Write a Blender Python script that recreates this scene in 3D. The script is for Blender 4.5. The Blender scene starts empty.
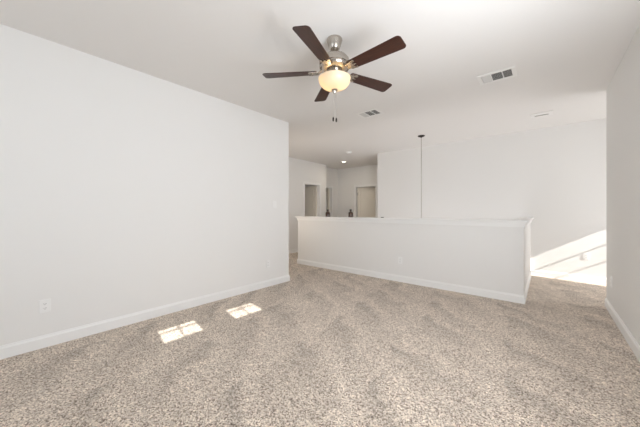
import bpy, bmesh, math, random
from mathutils import Vector, Matrix
S = bpy.context.scene
C = S.collection
R = math.radians

# ------------------------------------------------------------------ camera
H = 2.74
cam = bpy.data.objects.new('camera', bpy.data.cameras.new('camera'))
C.objects.link(cam)
cam.location = (0, 0, 1.21)
cam.rotation_euler = (R(90), 0, R(40.266))
cam.data.sensor_width = 36
cam.data.lens = 266.8 / 640 * 36
cam.data.shift_y = -2.5 / 640
cam.data.clip_start = 0.02
S.camera = cam

# ------------------------------------------------------------------ world, sun, daylight, fill
w = bpy.data.worlds.new('sky'); S.world = w; w.use_nodes = True
bg = w.node_tree.nodes['Background']
bg.inputs[0].default_value = (0.82, 0.90, 1.0, 1); bg.inputs[1].default_value = 1.0

def light(name, kind, loc, energy, color, direction=None, **kw):
    l = bpy.data.lights.new(name, kind); l.energy = energy; l.color = color
    for k, v in kw.items(): setattr(l, k, v)
    o = bpy.data.objects.new(name, l); C.objects.link(o); o.location = loc
    if direction is not None:
        o.rotation_euler = Vector(direction).to_track_quat('-Z', 'Y').to_euler()
    return o
SUN = Vector((-1, 0.168, -0.605))
light('sun', 'SUN', (4, 0, 5), 9.8, (1.0, 0.95, 0.88), SUN, angle=R(0.45))
# daylight of the big windows behind the camera and in the right hall, plus added fill lamps
light('daylight_rear_window', 'AREA', (-1.3, -1.80, 1.45), 15, (0.90, 0.95, 1.0), (0, 1, 0.40), shape='RECTANGLE', size=2.3, size_y=1.6)
light('fill_side_low', 'AREA', (0.56, 1.65, 1.62), 82, (0.905, 0.945, 1.0), (-1, 0.38, 0.05), shape='RECTANGLE', size=1.7, size_y=1.1)  # added broad fill, larger than the small high windows on this wall
light('fill_side_up', 'AREA', (0.53, 1.40, 1.45), 14, (0.895, 0.945, 1.0), (-1, 0.15, 0.8), shape='RECTANGLE', size=2.1, size_y=1.0)  # added fill tilted up to brighten the ceiling
light('daylight_hall_window', 'AREA', (2.15, 5.7, 1.5), 25, (0.97, 0.97, 1.0), (-1, 0, 0.2), shape='RECTANGLE', size=1.1, size_y=1.5)
light('fill_stairwell', 'AREA', (-1.8, 5.45, -1.6), 32, (0.98, 0.965, 1.0), (0, 0, 1), shape='RECTANGLE', size=2.4, size_y=1.4)  # added fill shining up the stairwell, no window stands there
light('fill_left_hall', 'AREA', (-4.5, 3.25, 1.5), 9, (1.0, 0.87, 0.74), (-0.1, 1, 0.15), shape='RECTANGLE', size=1.4, size_y=1.5)  # added fill in front of the closed hall wall
light('fill_left_bedroom', 'AREA', (-6.3, 5.36, 1.4), 1.1, (1.0, 0.93, 0.85), (0.1, 1, 0), shape='RECTANGLE', size=.8, size_y=1.2)  # added fill that brightens the open door leaf
S.view_settings.view_transform = 'Standard'
S.view_settings.look = 'None'
S.view_settings.gamma = 1
S.view_settings.use_curve_mapping = False
S.view_settings.exposure = 0.13
S.cycles.max_bounces = 14
S.cycles.diffuse_bounces = 10
S.cycles.use_denoising = True
S.cycles.sample_clamp_indirect = 8

# ------------------------------------------------------------------ materials
def mat(name, col, rough=0.6, metal=0.0, spec=0.3, bump=None, emit=None, estr=0.0):
    m = bpy.data.materials.new(name); m.use_nodes = True
    nt = m.node_tree; b = nt.nodes['Principled BSDF']
    b.inputs['Base Color'].default_value = (*col, 1); b.inputs['Roughness'].default_value = rough
    b.inputs['Metallic'].default_value = metal; b.inputs['Specular IOR Level'].default_value = spec
    if emit: b.inputs['Emission Color'].default_value = (*emit, 1); b.inputs['Emission Strength'].default_value = estr
    tc = nt.nodes.new('ShaderNodeTexCoord')
    n = nt.nodes.new('ShaderNodeTexNoise'); n.inputs['Scale'].default_value = bump[0] if bump else 60
    n.inputs['Detail'].default_value = 3
    nt.links.new(tc.outputs['Object'], n.inputs['Vector'])
    bp = nt.nodes.new('ShaderNodeBump'); bp.inputs['Strength'].default_value = bump[1] if bump else 0.02
    bp.inputs['Distance'].default_value = 0.002
    nt.links.new(n.outputs['Fac'], bp.inputs['Height']); nt.links.new(bp.outputs['Normal'], b.inputs['Normal'])
    return m
M = dict(
    wall=mat('wall_paint', (0.80, 0.795, 0.78), 0.75, bump=(110, 0.12)),
    ceil=mat('ceiling_paint', (0.77, 0.755, 0.735), 0.9, bump=(70, 0.25)),
    trim=mat('trim_paint', (0.85, 0.85, 0.84), 0.45, spec=0.4),
    door=mat('door_paint', (0.80, 0.755, 0.67), 0.5),
    plastic=mat('white_plastic', (0.84, 0.84, 0.83), 0.35, spec=0.5),
    slot=mat('outlet_slot', (0.03, 0.03, 0.03), 0.6),
    duct=mat('dark_duct', (0.14, 0.135, 0.125), 0.9),
    vent=mat('vent_enamel', (0.80, 0.79, 0.77), 0.5),
    louver=mat('louver_enamel', (0.62, 0.61, 0.59), 0.5),
    nickel=mat('brushed_nickel', (0.50, 0.46, 0.41), 0.26, metal=1.0, bump=(200, 0.05)),
    bronze=mat('dark_bronze', (0.05, 0.042, 0.037), 0.4, metal=0.7),
    hinge=mat('satin_hinge', (0.62, 0.61, 0.58), 0.35, metal=1.0),
    lamp=mat('lamp_lens', (1, 1, 1), 0.5, emit=(1.0, 0.9, 0.75), estr=6),
    bulb=mat('bulb_glow', (1, 1, 1), 0.5, emit=(1.0, 0.68, 0.36), estr=8),
    outside=mat('exterior_ground', (0.35, 0.34, 0.30), 0.9),
)
# walnut blades
m = mat('walnut_blade', (0.05, 0.02, 0.012), 0.38, spec=0.45); M['wood'] = m
nt = m.node_tree; b = nt.nodes['Principled BSDF']
tc = nt.nodes.new('ShaderNodeTexCoord'); mp = nt.nodes.new('ShaderNodeMapping'); mp.inputs['Scale'].default_value = (2.5, 40, 10)
n = nt.nodes.new('ShaderNodeTexNoise'); n.inputs['Scale'].default_value = 3; n.inputs['Detail'].default_value = 6
cr = nt.nodes.new('ShaderNodeValToRGB')
cr.color_ramp.elements[0].position = 0.3; cr.color_ramp.elements[0].color = (0.022, 0.008, 0.005, 1)
cr.color_ramp.elements[1].position = 0.7; cr.color_ramp.elements[1].color = (0.066, 0.021, 0.012, 1)
nt.links.new(tc.outputs['Object'], mp.inputs[0]); nt.links.new(mp.outputs[0], n.inputs['Vector'])
nt.links.new(n.outputs['Fac'], cr.inputs[0]); nt.links.new(cr.outputs[0], b.inputs['Base Color'])
# frosted bowl
m = bpy.data.materials.new('frosted_glass'); m.use_nodes = True; M['bowl'] = m
nt = m.node_tree; nt.nodes.remove(nt.nodes['Principled BSDF']); out = nt.nodes['Material Output']
tr = nt.nodes.new('ShaderNodeBsdfTranslucent'); tr.inputs[0].default_value = (0.98, 0.90, 0.76, 1)
df = nt.nodes.new('ShaderNodeBsdfDiffuse'); df.inputs[0].default_value = (0.85, 0.80, 0.70, 1)
gl = nt.nodes.new('ShaderNodeBsdfGlossy'); gl.inputs['Roughness'].default_value = 0.15
mx = nt.nodes.new('ShaderNodeMixShader'); mx.inputs[0].default_value = 0.40
mx2 = nt.nodes.new('ShaderNodeMixShader'); mx2.inputs[0].default_value = 0.05
nt.links.new(tr.outputs[0], mx.inputs[1]); nt.links.new(df.outputs[0], mx.inputs[2])
nt.links.new(mx.outputs[0], mx2.inputs[1]); nt.links.new(gl.outputs[0], mx2.inputs[2]); nt.links.new(mx2.outputs[0], out.inputs[0])
# amber glass
m = mat('amber_glass', (0.055, 0.022, 0.008), 0.2, spec=0.5); M['amber'] = m
m.node_tree.nodes['Principled BSDF'].inputs['Transmission Weight'].default_value = 0.10
# carpet
m = bpy.data.materials.new('speckled_carpet'); m.use_nodes = True; M['carpet'] = m
nt = m.node_tree; b = nt.nodes['Principled BSDF']; b.inputs['Roughness'].default_value = 0.95; b.inputs['Specular IOR Level'].default_value = 0.05
b.inputs['Sheen Weight'].default_value = 0.15
L = nt.links.new
tc = nt.nodes.new('ShaderNodeTexCoord')
vo = nt.nodes.new('ShaderNodeTexVoronoi'); vo.inputs['Scale'].default_value = 150; L(tc.outputs['Object'], vo.inputs['Vector'])
sep = nt.nodes.new('ShaderNodeSeparateColor'); L(vo.outputs['Color'], sep.inputs[0])
cr = nt.nodes.new('ShaderNodeValToRGB'); e = cr.color_ramp.elements
e[0].position = 0.0; e[0].color = (0.16, 0.120, 0.096, 1)
e[1].position = 1.0; e[1].color = (0.87, 0.775, 0.66, 1)
for p, c in ((0.16, (0.25, 0.192, 0.150, 1)), (0.34, (0.48, 0.408, 0.342, 1)), (0.72, (0.635, 0.545, 0.455, 1))):
    k = e.new(p); k.color = c
L(sep.outputs[0], cr.inputs[0])
# vacuum tracks: strips of pile brushed alternately, each with slanting tooth-shaped passes
def mth(op, a, b_=None, c_=None):
    q = nt.nodes.new('ShaderNodeMath'); q.operation = op
    for k, v in enumerate((a, b_, c_)):
        if v is None: continue
        if isinstance(v, (int, float)): q.inputs[k].default_value = v
        else: L(v, q.inputs[k])
    return q.outputs[0]
n0 = nt.nodes.new('ShaderNodeTexNoise'); n0.inputs['Scale'].default_value = 1.6; n0.inputs['Detail'].default_value = 3; L(tc.outputs['Object'], n0.inputs['Vector'])
n2 = nt.nodes.new('ShaderNodeTexNoise'); n2.inputs['Scale'].default_value = 7.0; n2.inputs['Detail'].default_value = 4; L(tc.outputs['Object'], n2.inputs['Vector'])
wob = mth('SUBTRACT', n0.outputs['Fac'], 0.5)
sx = nt.nodes.new('ShaderNodeSeparateXYZ'); L(tc.outputs['Object'], sx.inputs[0])
X = mth('ADD', mth('MULTIPLY_ADD', sx.outputs[1], 0.14, sx.outputs[0]), mth('MULTIPLY_ADD', wob, 0.45, 0.67))
u = mth('DIVIDE', X, 0.80)
fr = mth('FRACT', u); idx = mth('FLOOR', u)
par = mth('MULTIPLY_ADD', mth('PINGPONG', idx, 1.0), 2.0, -1.0)
ph_ = mth('ADD', mth('DIVIDE', sx.outputs[1], 0.62), mth('ADD', mth('MULTIPLY', fr, 1.15), mth('MULTIPLY', wob, 1.6)))
saw = mth('SINE', mth('ADD', mth('MULTIPLY', ph_, 6.2832), mth('MULTIPLY', mth('SINE', mth('MULTIPLY', ph_, 6.2832)), 0.6)))
tooth = mth('MULTIPLY', mth('MULTIPLY', saw, 0.5), mth('SUBTRACT', 1.15, fr))
edge = mth('SUBTRACT', fr, 0.5)
tone = mth('ADD', mth('MULTIPLY', tooth, 0.30), mth('ADD', mth('MULTIPLY', edge, 0.13), mth('MULTIPLY', par, -0.012)))
tone = mth('ADD', tone, mth('MULTIPLY', mth('SUBTRACT', n2.outputs['Fac'], 0.5), 0.16))
class _o: pass
mr = _o(); mr.outputs = [mth('ADD', tone, 1.02)]
vo2 = nt.nodes.new('ShaderNodeTexVoronoi'); vo2.inputs['Scale'].default_value = 80; L(tc.outputs['Object'], vo2.inputs['Vector'])
sp2 = nt.nodes.new('ShaderNodeSeparateColor'); L(vo2.outputs['Color'], sp2.inputs[0])
mr.outputs = [mth('MULTIPLY', mr.outputs[0], mth('MULTIPLY_ADD', sp2.outputs[0], 0.22, 0.89))]
mul = nt.nodes.new('ShaderNodeVectorMath'); mul.operation = 'SCALE'; L(cr.outputs[0], mul.inputs[0]); L(mr.outputs[0], mul.inputs['Scale'])
L(mul.outputs[0], b.inputs['Base Color'])
n3 = nt.nodes.new('ShaderNodeTexNoise'); n3.inputs['Scale'].default_value = 160; n3.inputs['Detail'].default_value = 2; L(tc.outputs['Object'], n3.inputs['Vector'])
bp = nt.nodes.new('ShaderNodeBump'); bp.inputs['Strength'].default_value = 0.8; bp.inputs['Distance'].default_value = 0.006
L(n3.outputs['Fac'], bp.inputs['Height']); L(bp.outputs[0], b.inputs['Normal'])

# ------------------------------------------------------------------ mesh helpers
def box(bm, x0, x1, y0, y1, z0, z1, mtx=None):
    vs = bmesh.ops.create_cube(bm, size=1)['verts']
    for v in vs:
        v.co = Vector(((x0 + x1) / 2 + v.co.x * (x1 - x0), (y0 + y1) / 2 + v.co.y * (y1 - y0), (z0 + z1) / 2 + v.co.z * (z1 - z0)))
        if mtx: v.co = mtx @ v.co
    return vs
def lathe(bm, prof, seg=32, cx=0, cy=0):
    rings = []
    for r, z in prof:
        if r < 1e-5: rings.append([bm.verts.new((cx, cy, z))])
        else: rings.append([bm.verts.new((cx + r * math.cos(2 * math.pi * i / seg), cy + r * math.sin(2 * math.pi * i / seg), z)) for i in range(seg)])
    for a, c in zip(rings, rings[1:]):
        for i in range(seg):
            j = (i + 1) % seg
            if len(a) == 1 and len(c) > 1: bm.faces.new((a[0], c[j], c[i]))
            elif len(c) == 1 and len(a) > 1: bm.faces.new((a[i], a[j], c[0]))
            elif len(a) > 1: bm.faces.new((a[i], a[j], c[j], c[i]))
def prism(bm, pts, z0, z1, mtx=None):
    lo = [bm.verts.new((x, y, z0)) for x, y in pts]; hi = [bm.verts.new((x, y, z1)) for x, y in pts]
    bm.faces.new(lo[::-1]); bm.faces.new(hi)
    for i in range(len(pts)):
        j = (i + 1) % len(pts); bm.faces.new((lo[i], lo[j], hi[j], hi[i]))
    if mtx:
        for v in lo + hi: v.co = mtx @ v.co
def obj(name, bm, m, parent=None, loc=(0, 0, 0), rot=(0, 0, 0), smooth=False, bevel=0.0):
    bmesh.ops.recalc_face_normals(bm, faces=bm.faces)
    me = bpy.data.meshes.new(name); bm.to_mesh(me); bm.free(); me.materials.append(m)
    if smooth:
        for p in me.polygons: p.use_smooth = True
        me.set_sharp_from_angle(angle=R(35))
    o = bpy.data.objects.new(name, me); C.objects.link(o)
    o.location = loc; o.rotation_euler = rot
    if parent: o.parent = parent
    if bevel:
        md = o.modifiers.new('bevel', 'BEVEL'); md.width = bevel; md.segments = 2; md.limit_method = 'ANGLE'
    return o
def boxes(*bs):
    bm = bmesh.new()
    for q in bs: box(bm, *q)
    return bm
def tag(o, label, cat=None, group=None, kind=None):
    o['label'] = label
    if cat: o['category'] = cat
    if group: o['group'] = group
    if kind: o['kind'] = kind
    return o
def struct(name, bm, m, label, cat, **kw):
    return tag(obj(name, bm, m, **kw), label, cat, kind='structure')
def thing(name, label, cat, loc=(0, 0, 0), rot=(0, 0, 0), group=None):
    o = bpy.data.objects.new(name, None); C.objects.link(o); o.empty_display_size = 0.1
    o.location = loc; o.rotation_euler = rot
    return tag(o, label, cat, group)
def copy_tree(o, parent=None):
    c = o.copy(); C.objects.link(c); c.parent = parent
    for ch in list(o.children): copy_tree(ch, c)
    return c

# ------------------------------------------------------------------ room shell
XL, XR = -3.40, 0.585          # main room side walls
YB = 6.42                      # back wall
YN = -1.90                     # wall behind the camera
YE = 3.175                     # end of the left wall
YH = 4.37                      # face of the half wall
XH = -0.222                    # outer face of its return
XW = 2.20                      # window wall of the right hall
YR = 4.93                      # end of the right wall
XF = -5.57                     # hall wall
XA = -5.85                     # recess side wall
YA = 7.90                      # recess back wall
WX0, WX1, WY0 = -3.30, -0.33, 4.49   # stair opening

struct('floor', boxes((-7.2, WX0, YN - .1, 9, -.15, 0), (WX1, XW + .15, YN - .1, 9, -.15, 0),
                      (WX0, WX1, YN - .1, WY0, -.15, 0), (WX0, WX1, YB, 9, -.15, 0)), M['carpet'],
       'speckled beige cut-pile carpet floor of the loft', 'floor')
struct('floor_lower', boxes((WX0 - .1, WX1 + .1, WY0 - .1, YB + .12, -2.95, -2.80)), M['carpet'],
       'carpeted landing at the foot of the stairwell behind the half wall', 'floor')
struct('ceiling', boxes((-7.2, XR + .115, YN - .1, 9, H, H + .15), (XR + .115, XW + .15, YR - .115, 9, H, H + .15)), M['ceil'], 'flat matte off-white ceiling', 'ceiling')
struct('wall_left', boxes((XL - .115, XL, YN, YE, 0, H)), M['wall'], 'long plain white wall along the left side', 'wall')
# right wall with its windows (behind the photographer's right shoulder)
def wall_x_holes(x0, x1, ya, yb, holes, z1=H):
    bs = []; y = ya
    for (h0, h1, za, zb) in sorted(holes):
        if h0 > y: bs.append((x0, x1, y, h0, 0, z1))
        if za > 0: bs.append((x0, x1, h0, h1, 0, za))
        if zb < z1: bs.append((x0, x1, h0, h1, zb, z1))
        y = h1
    if yb > y: bs.append((x0, x1, y, yb, 0, z1))
    return boxes(*bs)
HW = [(0.39, 0.755, 1.965, 2.16), (1.13, 1.495, 1.965, 2.16)]   # high windows, clear size
struct('wall_right', wall_x_holes(XR, XR + .115, YN, YR, [(a - .05, b + .01, c - .01, d + .10) for a, b, c, d in HW]), M['wall'],
       'white wall at the right edge of the room', 'wall')
struct('wall_hall_right', boxes((XR + .115, XW, YR - .115, YR, 0, H)), M['wall'], 'white wall turning right into the side hall', 'wall')
W3 = (5.985, 6.37, 0.72, 1.80)
struct('wall_far_right', wall_x_holes(XW, XW + .115, YR - .115, YB, [(W3[0] - .05, W3[1] + .01, W3[2] - .01, W3[3] + .10)]), M['wall'],
       'white window wall at the end of the side hall', 'wall')
struct('wall_back', boxes((-3.43, XW + .115, YB, YB + .12, -2.8, H)), M['wall'], 'long white wall behind the stairwell', 'wall')
struct('wall_rear', boxes((-3.515, -2.55, YN - .115, YN, 0, H), (-.05, XR + .115, YN - .115, YN, 0, H),
                          (-2.55, -.05, YN - .115, YN, 0, .6), (-2.55, -.05, YN - .115, YN, 2.3, H)), M['wall'],
       'white wall with a wide window opposite the half wall', 'wall')
struct('wall_hall_near', boxes((XF - .115, XL - .115, YE - .115, YE, 0, H)), M['wall'], 'white wall closing the left hall behind the left wall', 'wall')
# hall wall with a doorway
D1 = (5.85, 6.56)
struct('wall_hall_left', boxes((XF - .115, XF, YE, D1[0], 0, H), (XF - .115, XF, D1[1], 6.90, 0, H), (XF - .115, XF, *D1, 2.04, H)),
       M['wall'], 'white hall wall with the doorway left of the recess', 'wall')
D2 = (6.93, 7.56)
struct('wall_recess_left', boxes((XA - .115, XA, 6.90, D2[0], 0, H), (XA - .115, XA, D2[1], YA, 0, H), (XA - .115, XA, *D2, 2.04, H),
                                 (XA, XF - .115, 6.785, 6.90, 0, H)),
       M['wall'], 'shaded side wall of the recess with a narrow doorway', 'wall')
D3 = (-5.06, -4.285)
struct('wall_recess_back', boxes((XA - .115, D3[0], YA, YA + .115, 0, H), (D3[1], -3.31, YA, YA + .115, 0, H), (D3[0], D3[1], YA, YA + .115, 2.04, H)),
       M['wall'], 'rear wall of the recess around the cream door', 'wall')
struct('wall_recess_right', boxes((-3.43, -3.31, YB + .12, YA, 0, H)), M['wall'], 'short return wall on the right of the recess', 'wall')
# closed rooms behind the doors
struct('wall_far_rooms', boxes((-7.2, -7.1, YE, 9, 0, H), (-7.1, XF - .115, 5.2, 5.3, 0, H), (-7.1, XA - .115, 6.785, 6.90, 0, H),
                               (-7.1, -3.3, 8.90, 9.0, 0, H), (-7.1, XA - .115, 7.9, 8.0, 0, H), (-3.31, -3.2, YA, 9, 0, H)),
       M['wall'], 'unlit walls of the rooms seen through the hall doorways', 'wall')
# stairwell shaft
struct('wall_stairwell', boxes((WX0 - .1, WX0, WY0 - .1, YB, -2.8, -.15), (WX1, WX1 + .1, WY0 - .1, YB, -2.8, -.15), (WX0, WX1, WY0 - .1, WY0, -2.8, -.15)),
       M['wall'], 'white sides of the stairwell below the half wall', 'wall')

# half wall: front run and return
ZC = 1.088
XHL = -4.37
struct('wall_half', boxes((XHL, XH, YH, WY0, 0, ZC - .025), (WX1, XH, WY0, YB, 0, ZC - .025)), M['wall'],
       'low white half wall screening the stairwell', 'half wall')
def offset_L(d, z0, z1, inner):
    # L-shaped board following both runs, d = overhang
    return [(XHL - d, YH - d), (XH + d, YH - d), (XH + d, YB), (WX1 - inner, YB), (WX1 - inner, WY0 + inner), (XHL - d, WY0 + inner)], z0, z1
bm = bmesh.new(); pts, a, c = offset_L(.050, ZC - .022, ZC, .03); prism(bm, pts, a, c)
struct('trim_1', bm, M['trim'], 'white wooden cap board running along the top of the half wall', 'trim', bevel=.004)
bm = bmesh.new()
for d, z0, z1 in ((.034, ZC - .040, ZC - .022), (.016, ZC - .090, ZC - .040)):
    box(bm, XHL - d, XH + d, YH - d, YH, z0, z1); box(bm, XH, XH + d, YH, YB, z0, z1); box(bm, XHL - d, XHL, YH, WY0, z0, z1)
struct('trim_2', bm, M['trim'], 'white apron moulding under the half wall cap', 'trim')

# baseboards: profile swept along polylines (room side given by dirn)
def base(name, pts, label, side=1, h=.108, t=.015):
    bm = bmesh.new()
    prof = [(0, 0), (t, 0), (t, h - .022), (t * .55, h - .010), (t * .45, h), (0, h)]
    P = [Vector(p) for p in pts]; secs = []
    for i, p in enumerate(P):
        dirs = []
        if i > 0: dirs.append((P[i] - P[i - 1]).normalized())
        if i < len(P) - 1: dirs.append((P[i + 1] - P[i]).normalized())
        ns = [Vector((-d.y, d.x)) * side for d in dirs]
        nn = ns[0] if len(ns) == 1 else (ns[0] + ns[1]) / (1 + ns[0].dot(ns[1]))
        secs.append([bm.verts.new((p.x + nn.x * a, p.y + nn.y * a, z)) for a, z in prof])
    k = len(prof)
    for s0, s1 in zip(secs, secs[1:]):
        for i in range(k): bm.faces.new((s0[i], s0[(i + 1) % k], s1[(i + 1) % k], s1[i]))
    bm.faces.new(secs[0]); bm.faces.new(secs[-1][::-1])
    return struct(name, bm, M['trim'], label, 'baseboard')
base('baseboard_left', [(XL, YN), (XL, YE), (XL - .115, YE)], 'white baseboard along the foot of the left wall', side=-1)
base('baseboard_right', [(XR, YN), (XR, YR), (XW, YR)], 'white baseboard along the foot of the right wall', side=1)
base('baseboard_half_wall', [(XHL, WY0), (XHL, YH), (XH, YH), (XH, YB - .015)], 'white baseboard around the foot of the half wall', side=-1)
base('baseboard_back', [(XH, YB), (XW, YB)], 'sunlit white baseboard on the back wall right of the half wall', side=-1)
base('baseboard_hall', [(XF, YE), (XF, D1[0] - .06)], 'white baseboard along the left hall wall', side=-1)
base('baseboard_recess', [(XA + .02, YA), (D3[0] - .06, YA)], 'baseboard on the rear wall of the recess, left of its door', side=-1)

# ------------------------------------------------------------------ windows
def window(n, x, y0, y1, z0, z1, hbars, vbars, label, t=.02, bar=.012):
    bm = bmesh.new(); F = .06
    # frame rim lying inside the wall opening, flush with the room side
    box(bm, x, x + t, y0 - F + .01, y0, z0 - .01, z1 + .10); box(bm, x, x + t, y1, y1 + .01, z0 - .01, z1 + .10)
    box(bm, x, x + t, y0, y1, z0 - .01, z0); box(bm, x, x + t, y0, y1, z1, z1 + .10)
    o = struct('window_%d' % n, bm, M['trim'], label, 'window')
    for z in hbars: obj('muntin', boxes((x, x + t * .6, y0, y1, z - bar / 2, z + bar / 2)), M['trim'], o)
    for y in vbars: obj('muntin', boxes((x, x + t * .6, y - bar / 2, y + bar / 2, z0, z1)), M['trim'], o)
    return o
window(1, XR, *HW[0], [2.105], [.575], 'small high window in the right wall nearer the rear wall', bar=.016)
window(2, XR, *HW[1], [2.105], [1.315], 'small high window in the right wall farther from the rear wall', bar=.016)
window(3, XW, *W3, [1.255, 1.53], [], 'narrow window with cross bars at the end of the side hall', bar=.020)
bm = bmesh.new()
for a, c in ((-2.55, -2.49), (-1.33, -1.27), (-.11, -.05)): box(bm, a, c, YN - .06, YN - .02, .6, 2.3)
for a, c in ((.6, .66), (1.43, 1.47), (2.24, 2.3)): box(bm, -2.49, -.11, YN - .06, YN - .02, a, c)
struct('window_4', bm, M['trim'], 'wide double window in the wall behind the viewer', 'window')
# ------------------------------------------------------------------ doors
def door_leaf(name, width, height, m, loc, rotz, label, hinge_side=0):
    """leaf hinged at local x=0, five horizontal raised panels on each face"""
    t = .044; bm = boxes((0, width, -t / 2 + .018, t / 2 - .018, 0.01, height)); st = .10
    rails = 6; gap = .085; ph = (height - .01 - gap * rails - .05) / 5
    for s in (-1, 1):
        ya, yb = (t / 2 - .018, t / 2) if s > 0 else (-t / 2, -t / 2 + .018)
        box(bm, 0, st, ya, yb, .01, height); box(bm, width - st, width, ya, yb, .01, height)
        z = .01
        for k in range(rails):
            hh = gap + (.05 if k == 0 else 0)
            box(bm, st, width - st, ya, yb, z, z + hh); z += hh
            if k < 5:
                box(bm, st + .026, width - st - .026, ya if s > 0 else ya + .005, yb - .005 if s > 0 else yb, z + .026, z + ph - .026)
                z += ph
    o = struct(name, bm, m, label, 'door', loc=loc, rot=(0, 0, rotz))
    for z in (.25, 1.02, 1.80):
        bm = bmesh.new(); lathe(bm, [(0, z - .045), (.007, z - .045), (.007, z + .045), (0, z + .045)], 10, -.004, (-t / 2 - .004))
        box(bm, 0, .03, -t / 2 - .002, -t / 2, z - .045, z + .045)
        obj('hinge', bm, M['hinge'], o)
    bm = bmesh.new()
    for s in (-1, 1):
        q = bmesh.new(); lathe(q, [(0, 0), (.03, 0), (.03, .006), (.011, .010), (.011, .035), (.024, .045), (.027, .058), (.018, .068), (0, .070)], 20)
        mt = Matrix.Translation((width - .065, s * t / 2, .93)) @ Matrix.Rotation(-s * R(90), 4, 'X')
        me = bpy.data.meshes.new('tmp'); q.transform(mt); q.to_mesh(me); q.free(); bm.from_mesh(me); bpy.data.meshes.remove(me)
    obj('door_knob', bm, M['hinge'], o, smooth=True)
    return o
door_leaf('door_1', .68, 2.02, M['door'], (XF - .10, D1[1] - .035, 0), R(178), 'five-panel door standing open inside the left hall doorway')
door_leaf('door_2', .73, 2.02, M['door'], (D3[0] + .03, YA + .075, 0), R(16), 'cream five-panel door slightly ajar at the back of the recess')
door_leaf('door_3', .60, 2.02, M['door'], (XA - .10, D2[1] - .03, 0), R(172), 'shadowed door open inside the narrow recess doorway')
# casings
CW = .058
def casing_x(n, x, d, label, s=1):
    t = .015 * s
    lo, hi = min(x, x + t), max(x, x + t)
    bm = boxes((lo, hi, d[0] - CW, d[0], 0, 2.04 + CW), (lo, hi, d[1], d[1] + CW, 0, 2.04 + CW), (lo, hi, d[0], d[1], 2.04, 2.04 + CW),
               (x - .115, x - .001, d[0] + .0, d[0] + .012, 0, 2.04), (x - .115, x - .001, d[1] - .012, d[1], 0, 2.04), (x - .115, x - .001, d[0] + .012, d[1] - .012, 2.028, 2.04))
    struct('trim_%d' % n, bm, M['trim'], label, 'door trim', bevel=.002)
casing_x(3, XF, D1, 'white casing of the left hall doorway')
casing_x(4, XA, D2, 'white casing of the narrow doorway in the recess side wall')
bm = boxes((D3[0] - CW, D3[0], YA - .015, YA, 0, 2.04 + CW), (D3[1], D3[1] + CW, YA - .015, YA, 0, 2.04 + CW), (*D3, YA - .015, YA, 2.04, 2.04 + CW),
           (D3[0], D3[0] + .012, YA + .001, YA + .115, 0, 2.04), (D3[1] - .012, D3[1], YA + .001, YA + .115, 0, 2.04), (D3[0] + .012, D3[1] - .012, YA + .001, YA + .115, 2.028, 2.04))
struct('trim_5', bm, M['trim'], 'cream white casing around the door at the back of the recess', 'door trim', bevel=.002)

# ------------------------------------------------------------------ ceiling fan
FX, FY = -1.44, 1.90
fan = thing('ceiling_fan', 'five-blade ceiling fan with dark walnut blades, nickel motor and lit frosted bowl', 'ceiling fan', (FX, FY, H))
bm = bmesh.new(); lathe(bm, [(0, 0), (.068, 0), (.070, -.010), (.066, -.022), (.055, -.060), (.046, -.088), (.036, -.098), (.020, -.101), (0, -.101)], 40)
obj('canopy', bm, M['nickel'], fan, smooth=True)
bm = bmesh.new(); lathe(bm, [(0, -.09), (.012, -.09), (.012, -.108), (.022, -.112), (.026, -.122), (.022, -.132), (.014, -.136), (.014, -.16), (0, -.16)], 20)
obj('downrod', bm, M['nickel'], fan, smooth=True)
bm = bmesh.new(); lathe(bm, [(0, -.146), (.040, -.147), (.085, -.153), (.114, -.166), (.130, -.186), (.135, -.200), (.135, -.234), (.129, -.239), (.129, -.246), (.134, -.251),
                             (.128, -.266), (.108, -.278), (.080, -.284), (0, -.284)], 56)
obj('motor_housing', bm, M['nickel'], fan, smooth=True)
bm = bmesh.new(); lathe(bm, [(0, -.270), (.060, -.270), (.060, -.300), (.074, -.306), (.078, -.325), (.070, -.338), (0, -.338)], 40)
obj('light_fitter', bm, M['nickel'], fan, smooth=True)
bm = bmesh.new()
prof = []
RB = .139
for i in range(13):
    a = R(90) * i / 12
    prof.append((RB * math.cos(a) ** 0.92 if i < 12 else 0, -.360 - .090 * math.sin(a)))
inner = [(r * .965, z + .004) for r, z in prof[:-1]] + [(0, -.445)]
bowl_prof = [(.135, -.345), (.143, -.348), (.142, -.354)] + prof
lathe(bm, bowl_prof, 56)
lathe(bm, [(.135, -.345)] + inner, 56)
obj('glass_bowl', bm, M['bowl'], fan, smooth=True)
bm = bmesh.new(); lathe(bm, [(0, -.446), (.028, -.446), (.027, -.455), (.016, -.462), (.012, -.472), (.008, -.480), (0, -.482)], 24)
obj('finial', bm, M['nickel'], fan, smooth=True)
vw = math.atan2(FY, FX)
for s in (-1, 1):
    bx, by = .060 * math.cos(vw + R(90) * s), .060 * math.sin(vw + R(90) * s)
    bm = bmesh.new(); lathe(bm, [(0, -.336), (.014, -.340), (.018, -.352), (.028, -.368), (.030, -.382), (.022, -.398), (0, -.404)], 16, bx, by)
    obj('light_bulb', bm, M['bulb'], fan, smooth=True)
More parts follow.
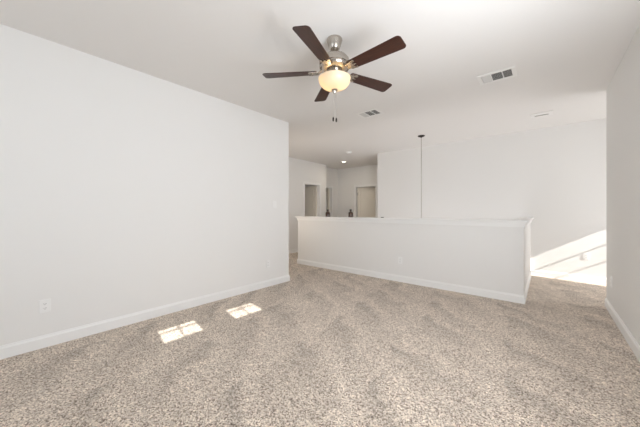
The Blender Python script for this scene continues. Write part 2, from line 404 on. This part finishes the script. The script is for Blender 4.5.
for k, (dx, dl) in enumerate(((-.011, -.690), (.016, -.697))):
    cx, cy = dx * math.cos(R(40.3)), dx * math.sin(R(40.3))
    bm = bmesh.new(); z = -.48
    lathe(bm, [(0, z), (.0012, z), (.0012, dl), (0, dl)], 6, cx, cy)
    while z > dl:
        bmesh.ops.create_icosphere(bm, subdivisions=1, radius=.0022, matrix=Matrix.Translation((cx, cy, z))); z -= .008
    ch = obj('pull_chain', bm, M['hinge'], fan)
    bm = bmesh.new(); lathe(bm, [(0, dl), (.004, dl - .002), (.0075, dl - .012), (.0075, dl - .032), (.004, dl - .040), (0, dl - .041)], 12, cx, cy)
    tag(obj('chain_fob', bm, M['bronze'], ch, smooth=True), 'dark fob at the end of the pull chain')
# blades
BZ = -.290
def blade_pts():
    r0, r1 = .155, .648; pts = []
    def wd(r): return .052 + (.069 - .052) * (r - r0) / (r1 - r0)
    def corner(cx, cy, rad, a0):
        return [(cx + rad * math.cos(R(a0 + 15 * i)), cy + rad * math.sin(R(a0 + 15 * i))) for i in range(7)]
    w1, w0 = wd(r1), wd(r0)
    pts += corner(r1 - .030, w1 - .030, .030, 0)
    pts += corner(r0 + .02, w0 - .02, .02, 90)
    pts += corner(r0 + .02, -w0 + .02, .02, 180)
    pts += corner(r1 - .030, -w1 + .030, .030, 270)
    return pts
PITCH = R(-11)
for k in range(5):
    a = R(-2 + 72 * k)
    bm = bmesh.new(); prism(bm, blade_pts(), -.003, .003)
    o = obj('blade', bm, M['wood'], fan, loc=(0, 0, BZ), bevel=.0015)
    o.rotation_euler = (Matrix.Rotation(a, 3, 'Z') @ Matrix.Rotation(PITCH, 3, 'X')).to_euler()
    # blade iron: forked arm dropping from the motor to the underside of the blade
    bm = bmesh.new(); mt = Matrix.Rotation(PITCH, 4, 'X') @ Matrix.Translation((0, 0, -.007))
    prism(bm, [(.140, -.024), (.205, -.044), (.205, .044), (.140, .024)], -.0025, .0038, mt)
    for s in (-1, 1):
        prism(bm, [(.140, s * .008), (.140, s * .028), (.222, s * .050), (.234, s * .042), (.230, s * .028)][::s], -.003, .004, mt)
    prism(bm, [(.145, -.024), (.170, -.026), (.170, .026), (.145, .024)], -.003, .004, mt)
    prism(bm, [(.170, -.012), (.232, -.005), (.232, .005), (.170, .012)], -.003, .004, mt)
    # curved neck
    zs = [(.095, .022), (.118, .014), (.135, 0.000), (.150, -.008)]
    for (ra, za), (rb, zb) in zip(zs, zs[1:]):
        wa, wb = .020, .024
        vs = [bm.verts.new(p) for p in ((ra, -wa, za - .004), (ra, wa, za - .004), (rb, wb, zb - .004), (rb, -wb, zb - .004),
                                        (ra, -wa, za + .004), (ra, wa, za + .004), (rb, wb, zb + .004), (rb, -wb, zb + .004))]
        for f in ((0, 1, 2, 3), (4, 7, 6, 5), (0, 4, 5, 1), (1, 5, 6, 2), (2, 6, 7, 3), (3, 7, 4, 0)): bm.faces.new([vs[i] for i in f])
    for px, py in ((.20, -.030), (.20, .030), (.222, 0)):
        bmesh.ops.create_icosphere(bm, subdivisions=1, radius=.005, matrix=mt @ Matrix.Translation((px, py, -.004)))
    br = obj('blade_bracket', bm, M['nickel'], fan, loc=(0, 0, BZ)); br.rotation_euler = (0, 0, a)

# ------------------------------------------------------------------ stairwell pendant
PX, PY = -1.935, 5.47
p = thing('pendant_light', 'pendant on a long thin rod hanging over the stairwell', 'pendant light', (PX, PY, H))
bm = bmesh.new(); lathe(bm, [(0, 0), (.066, 0), (.068, -.008), (.055, -.020), (.020, -.030), (.010, -.040), (0, -.040)], 32)
obj('canopy', bm, M['bronze'], p, smooth=True)
bm = bmesh.new(); lathe(bm, [(0, -.035), (.0055, -.035), (.0055, -1.95), (0, -1.95)], 10)
obj('rod', bm, M['nickel'], p, smooth=True)
bm = bmesh.new(); lathe(bm, [(.02, -1.90), (.03, -1.92), (.05, -1.96), (.11, -2.10), (.115, -2.22), (.112, -2.22), (.105, -2.10), (.045, -1.965), (.0, -1.93)], 32)
obj('lamp_shade', bm, M['bowl'], p, smooth=True)

# ------------------------------------------------------------------ ceiling registers
def register(name, label, cx, cy, secs, w, h, group=None):
    """plate below the ceiling with louvred sections; secs = (x0, x1, y0, y1, tilt)"""
    o = thing(name, label, 'air vent', (cx, cy, H), group=group)
    xs = sorted(secs); bm = bmesh.new(); z0, z1 = -.009, -.0015
    y0, y1 = xs[0][2], xs[0][3]
    box(bm, -w / 2, w / 2, -h / 2, y0, z0, z1); box(bm, -w / 2, w / 2, y1, h / 2, z0, z1)
    xx = -w / 2
    for s in xs: box(bm, xx, s[0], y0, y1, z0, z1); xx = s[1]
    box(bm, xx, w / 2, y0, y1, z0, z1)
    obj('face_plate', bm, M['vent'], o, bevel=.003)
    obj('duct_opening', boxes((xs[0][0], xs[-1][1], y0, y1, -.0014, -.0002)), M['duct'], o)
    for s in secs:
        bm = bmesh.new(); n = 9 if s[3] - s[2] > .1 else 4; pitch = (y1 - y0) / n
        for i in range(n):
            mt = Matrix.Translation((0, y0 + pitch * (i + .5), -.0065)) @ Matrix.Rotation(s[4], 4, 'X')
            box(bm, s[0] + .001, s[1] - .001, -s[5] / 2, s[5] / 2, -.0006, .0006, mt)
        obj('louvers', bm, M['louver'], o)
    return o
S3 = [(-.140, -.055, -.095, .095, R(-14), .019), (-.045, .052, -.095, .095, R(30), .008), (.062, .140, -.095, .095, R(30), .008)]
register('ceiling_vent', 'white three-section ceiling vent nearest the right wall corner above the room', -.425, 3.60, S3, .36, .27)
register('ceiling_vent', 'white three-section ceiling vent behind the fan blades, toward the hall', -2.105, 3.69, S3, .36, .27)
register('ceiling_vent', 'small single-slot ceiling vent over the passage by the back wall', -.055, 5.475,
         [(-.085, .085, .012, .066, R(30), .005)], .27, .22)

# ------------------------------------------------------------------ smoke detector, recessed lamp
sd = thing('smoke_detector', 'round white smoke detector on the hall ceiling', 'smoke detector', (-3.90, 5.77, H))
bm = bmesh.new(); lathe(bm, [(0, 0), (.070, 0), (.070, -.012), (.062, -.016), (.060, -.030), (.045, -.036), (0, -.036)], 32)
obj('cover', bm, M['plastic'], sd, smooth=True)
bm = bmesh.new(); lathe(bm, [(0, -.036), (.010, -.036), (.009, -.039), (0, -.039)], 12, .02, 0)
obj('test_button', bm, M['louver'], sd, smooth=True)
rl = thing('recessed_light', 'small round recessed ceiling light glowing over the recess entrance', 'ceiling light', (-4.79, 6.80, H))
bm = bmesh.new(); lathe(bm, [(.060, -.0005), (.095, -.0005), (.095, -.006), (.062, -.010), (.060, -.004)], 36)
obj('trim_ring', bm, M['plastic'], rl, smooth=True)
bm = bmesh.new(); lathe(bm, [(0, -.002), (.061, -.002), (.050, -.006), (0, -.008)], 32)
obj('lens', bm, M['lamp'], rl, smooth=True)
lo = light('lens_light', 'AREA', (0, 0, -.013), 4, (1.0, .88, .72), shape='DISK', size=.11); lo.parent = rl

# ------------------------------------------------------------------ outlets and switches
def outlet(label, loc, rotz, kind='outlet'):
    """plate facing local +y, centre at origin"""
    o = thing('wall_outlet' if kind == 'outlet' else 'light_switch', label, 'outlet' if kind == 'outlet' else 'switch', loc, (0, 0, rotz))
    bm = boxes((-.036, .036, 0.0003, .006, -.058, .058)); obj('cover_plate', bm, M['plastic'], o, bevel=.002)
    if kind == 'outlet':
        for s in (-1, 1):
            bm = bmesh.new(); pts = [(.0165 * math.cos(R(t)), max(-.0125, min(.0125, .0165 * math.sin(R(t))))) for t in range(0, 360, 15)]
            prism(bm, pts, 0, .0022, Matrix.Translation((0, .006, s * .0195)) @ Matrix.Rotation(R(-90), 4, 'X'))
            rc = obj('receptacle', bm, M['plastic'], o)
            obj('slots', boxes((-.0075, -.0050, .0082, .0086, s * .0195 - .002, s * .0195 + .006), (.0050, .0075, .0082, .0086, s * .0195 - .002, s * .0195 + .005),
                               (-.0022, .0022, .0082, .0086, s * .0195 - .0095, s * .0195 - .0055)), M['slot'], rc)
    else:
        bm = bmesh.new(); box(bm, -.0165, .0165, .006, .0085, -.033, .033); obj('rocker', bm, M['plastic'], o, bevel=.001)
    return o
outlet('white wall outlet low on the left wall at its near end', (XL, .229, .366), R(-90))
outlet('white wall outlet low on the left wall under the light switch', (XL, 2.724, .366), R(-90))
outlet('white light switch near the far end of the left wall', (XL, 2.860, 1.318), R(-90), 'switch')
outlet('white wall outlet low on the half wall', (-1.903, YH, .366), R(180))
outlet('white wall outlet on the sunlit back wall', (.522, YB, .435), R(180))
outlet('white wall outlet low on the right wall near its end', (XR, 4.57, .39), R(90))

# ------------------------------------------------------------------ bottles and a small disc on the ledge
def bottle(label, x, y):
    o = thing('bottle', label, 'bottle', (x, y, ZC), group='brown bottles on the half wall ledge')
    bm = bmesh.new(); lathe(bm, [(0, 0), (.044, 0), (.048, .005), (.048, .078), (.043, .092), (.030, .102), (.020, .107), (.0185, .128), (0, .128)], 32)
    obj('glass_body', bm, M['amber'], o, smooth=True)
    bm = bmesh.new(); lathe(bm, [(0, .125), (.021, .125), (.022, .130), (.022, .152), (.019, .156), (0, .156)], 24)
    obj('cap', bm, M['bronze'], o, smooth=True)
    return o
b1 = bottle('left dark brown bottle on the half wall ledge, in front of the doorway casing', -3.535, 4.43)
b2 = copy_tree(b1); b2.location.x = -2.955
b2['label'] = 'right dark brown bottle on the half wall ledge, beside the cream door'
bm = bmesh.new(); lathe(bm, [(0, 0), (.026, 0), (.028, .003), (.027, .009), (.020, .012), (0, .013)], 24)
tag(obj('metal_disc', bm, M['bronze'], loc=(-2.285, 4.46, ZC), smooth=True), 'tiny dark metal disc lying on the half wall ledge right of the cream door', 'disc')
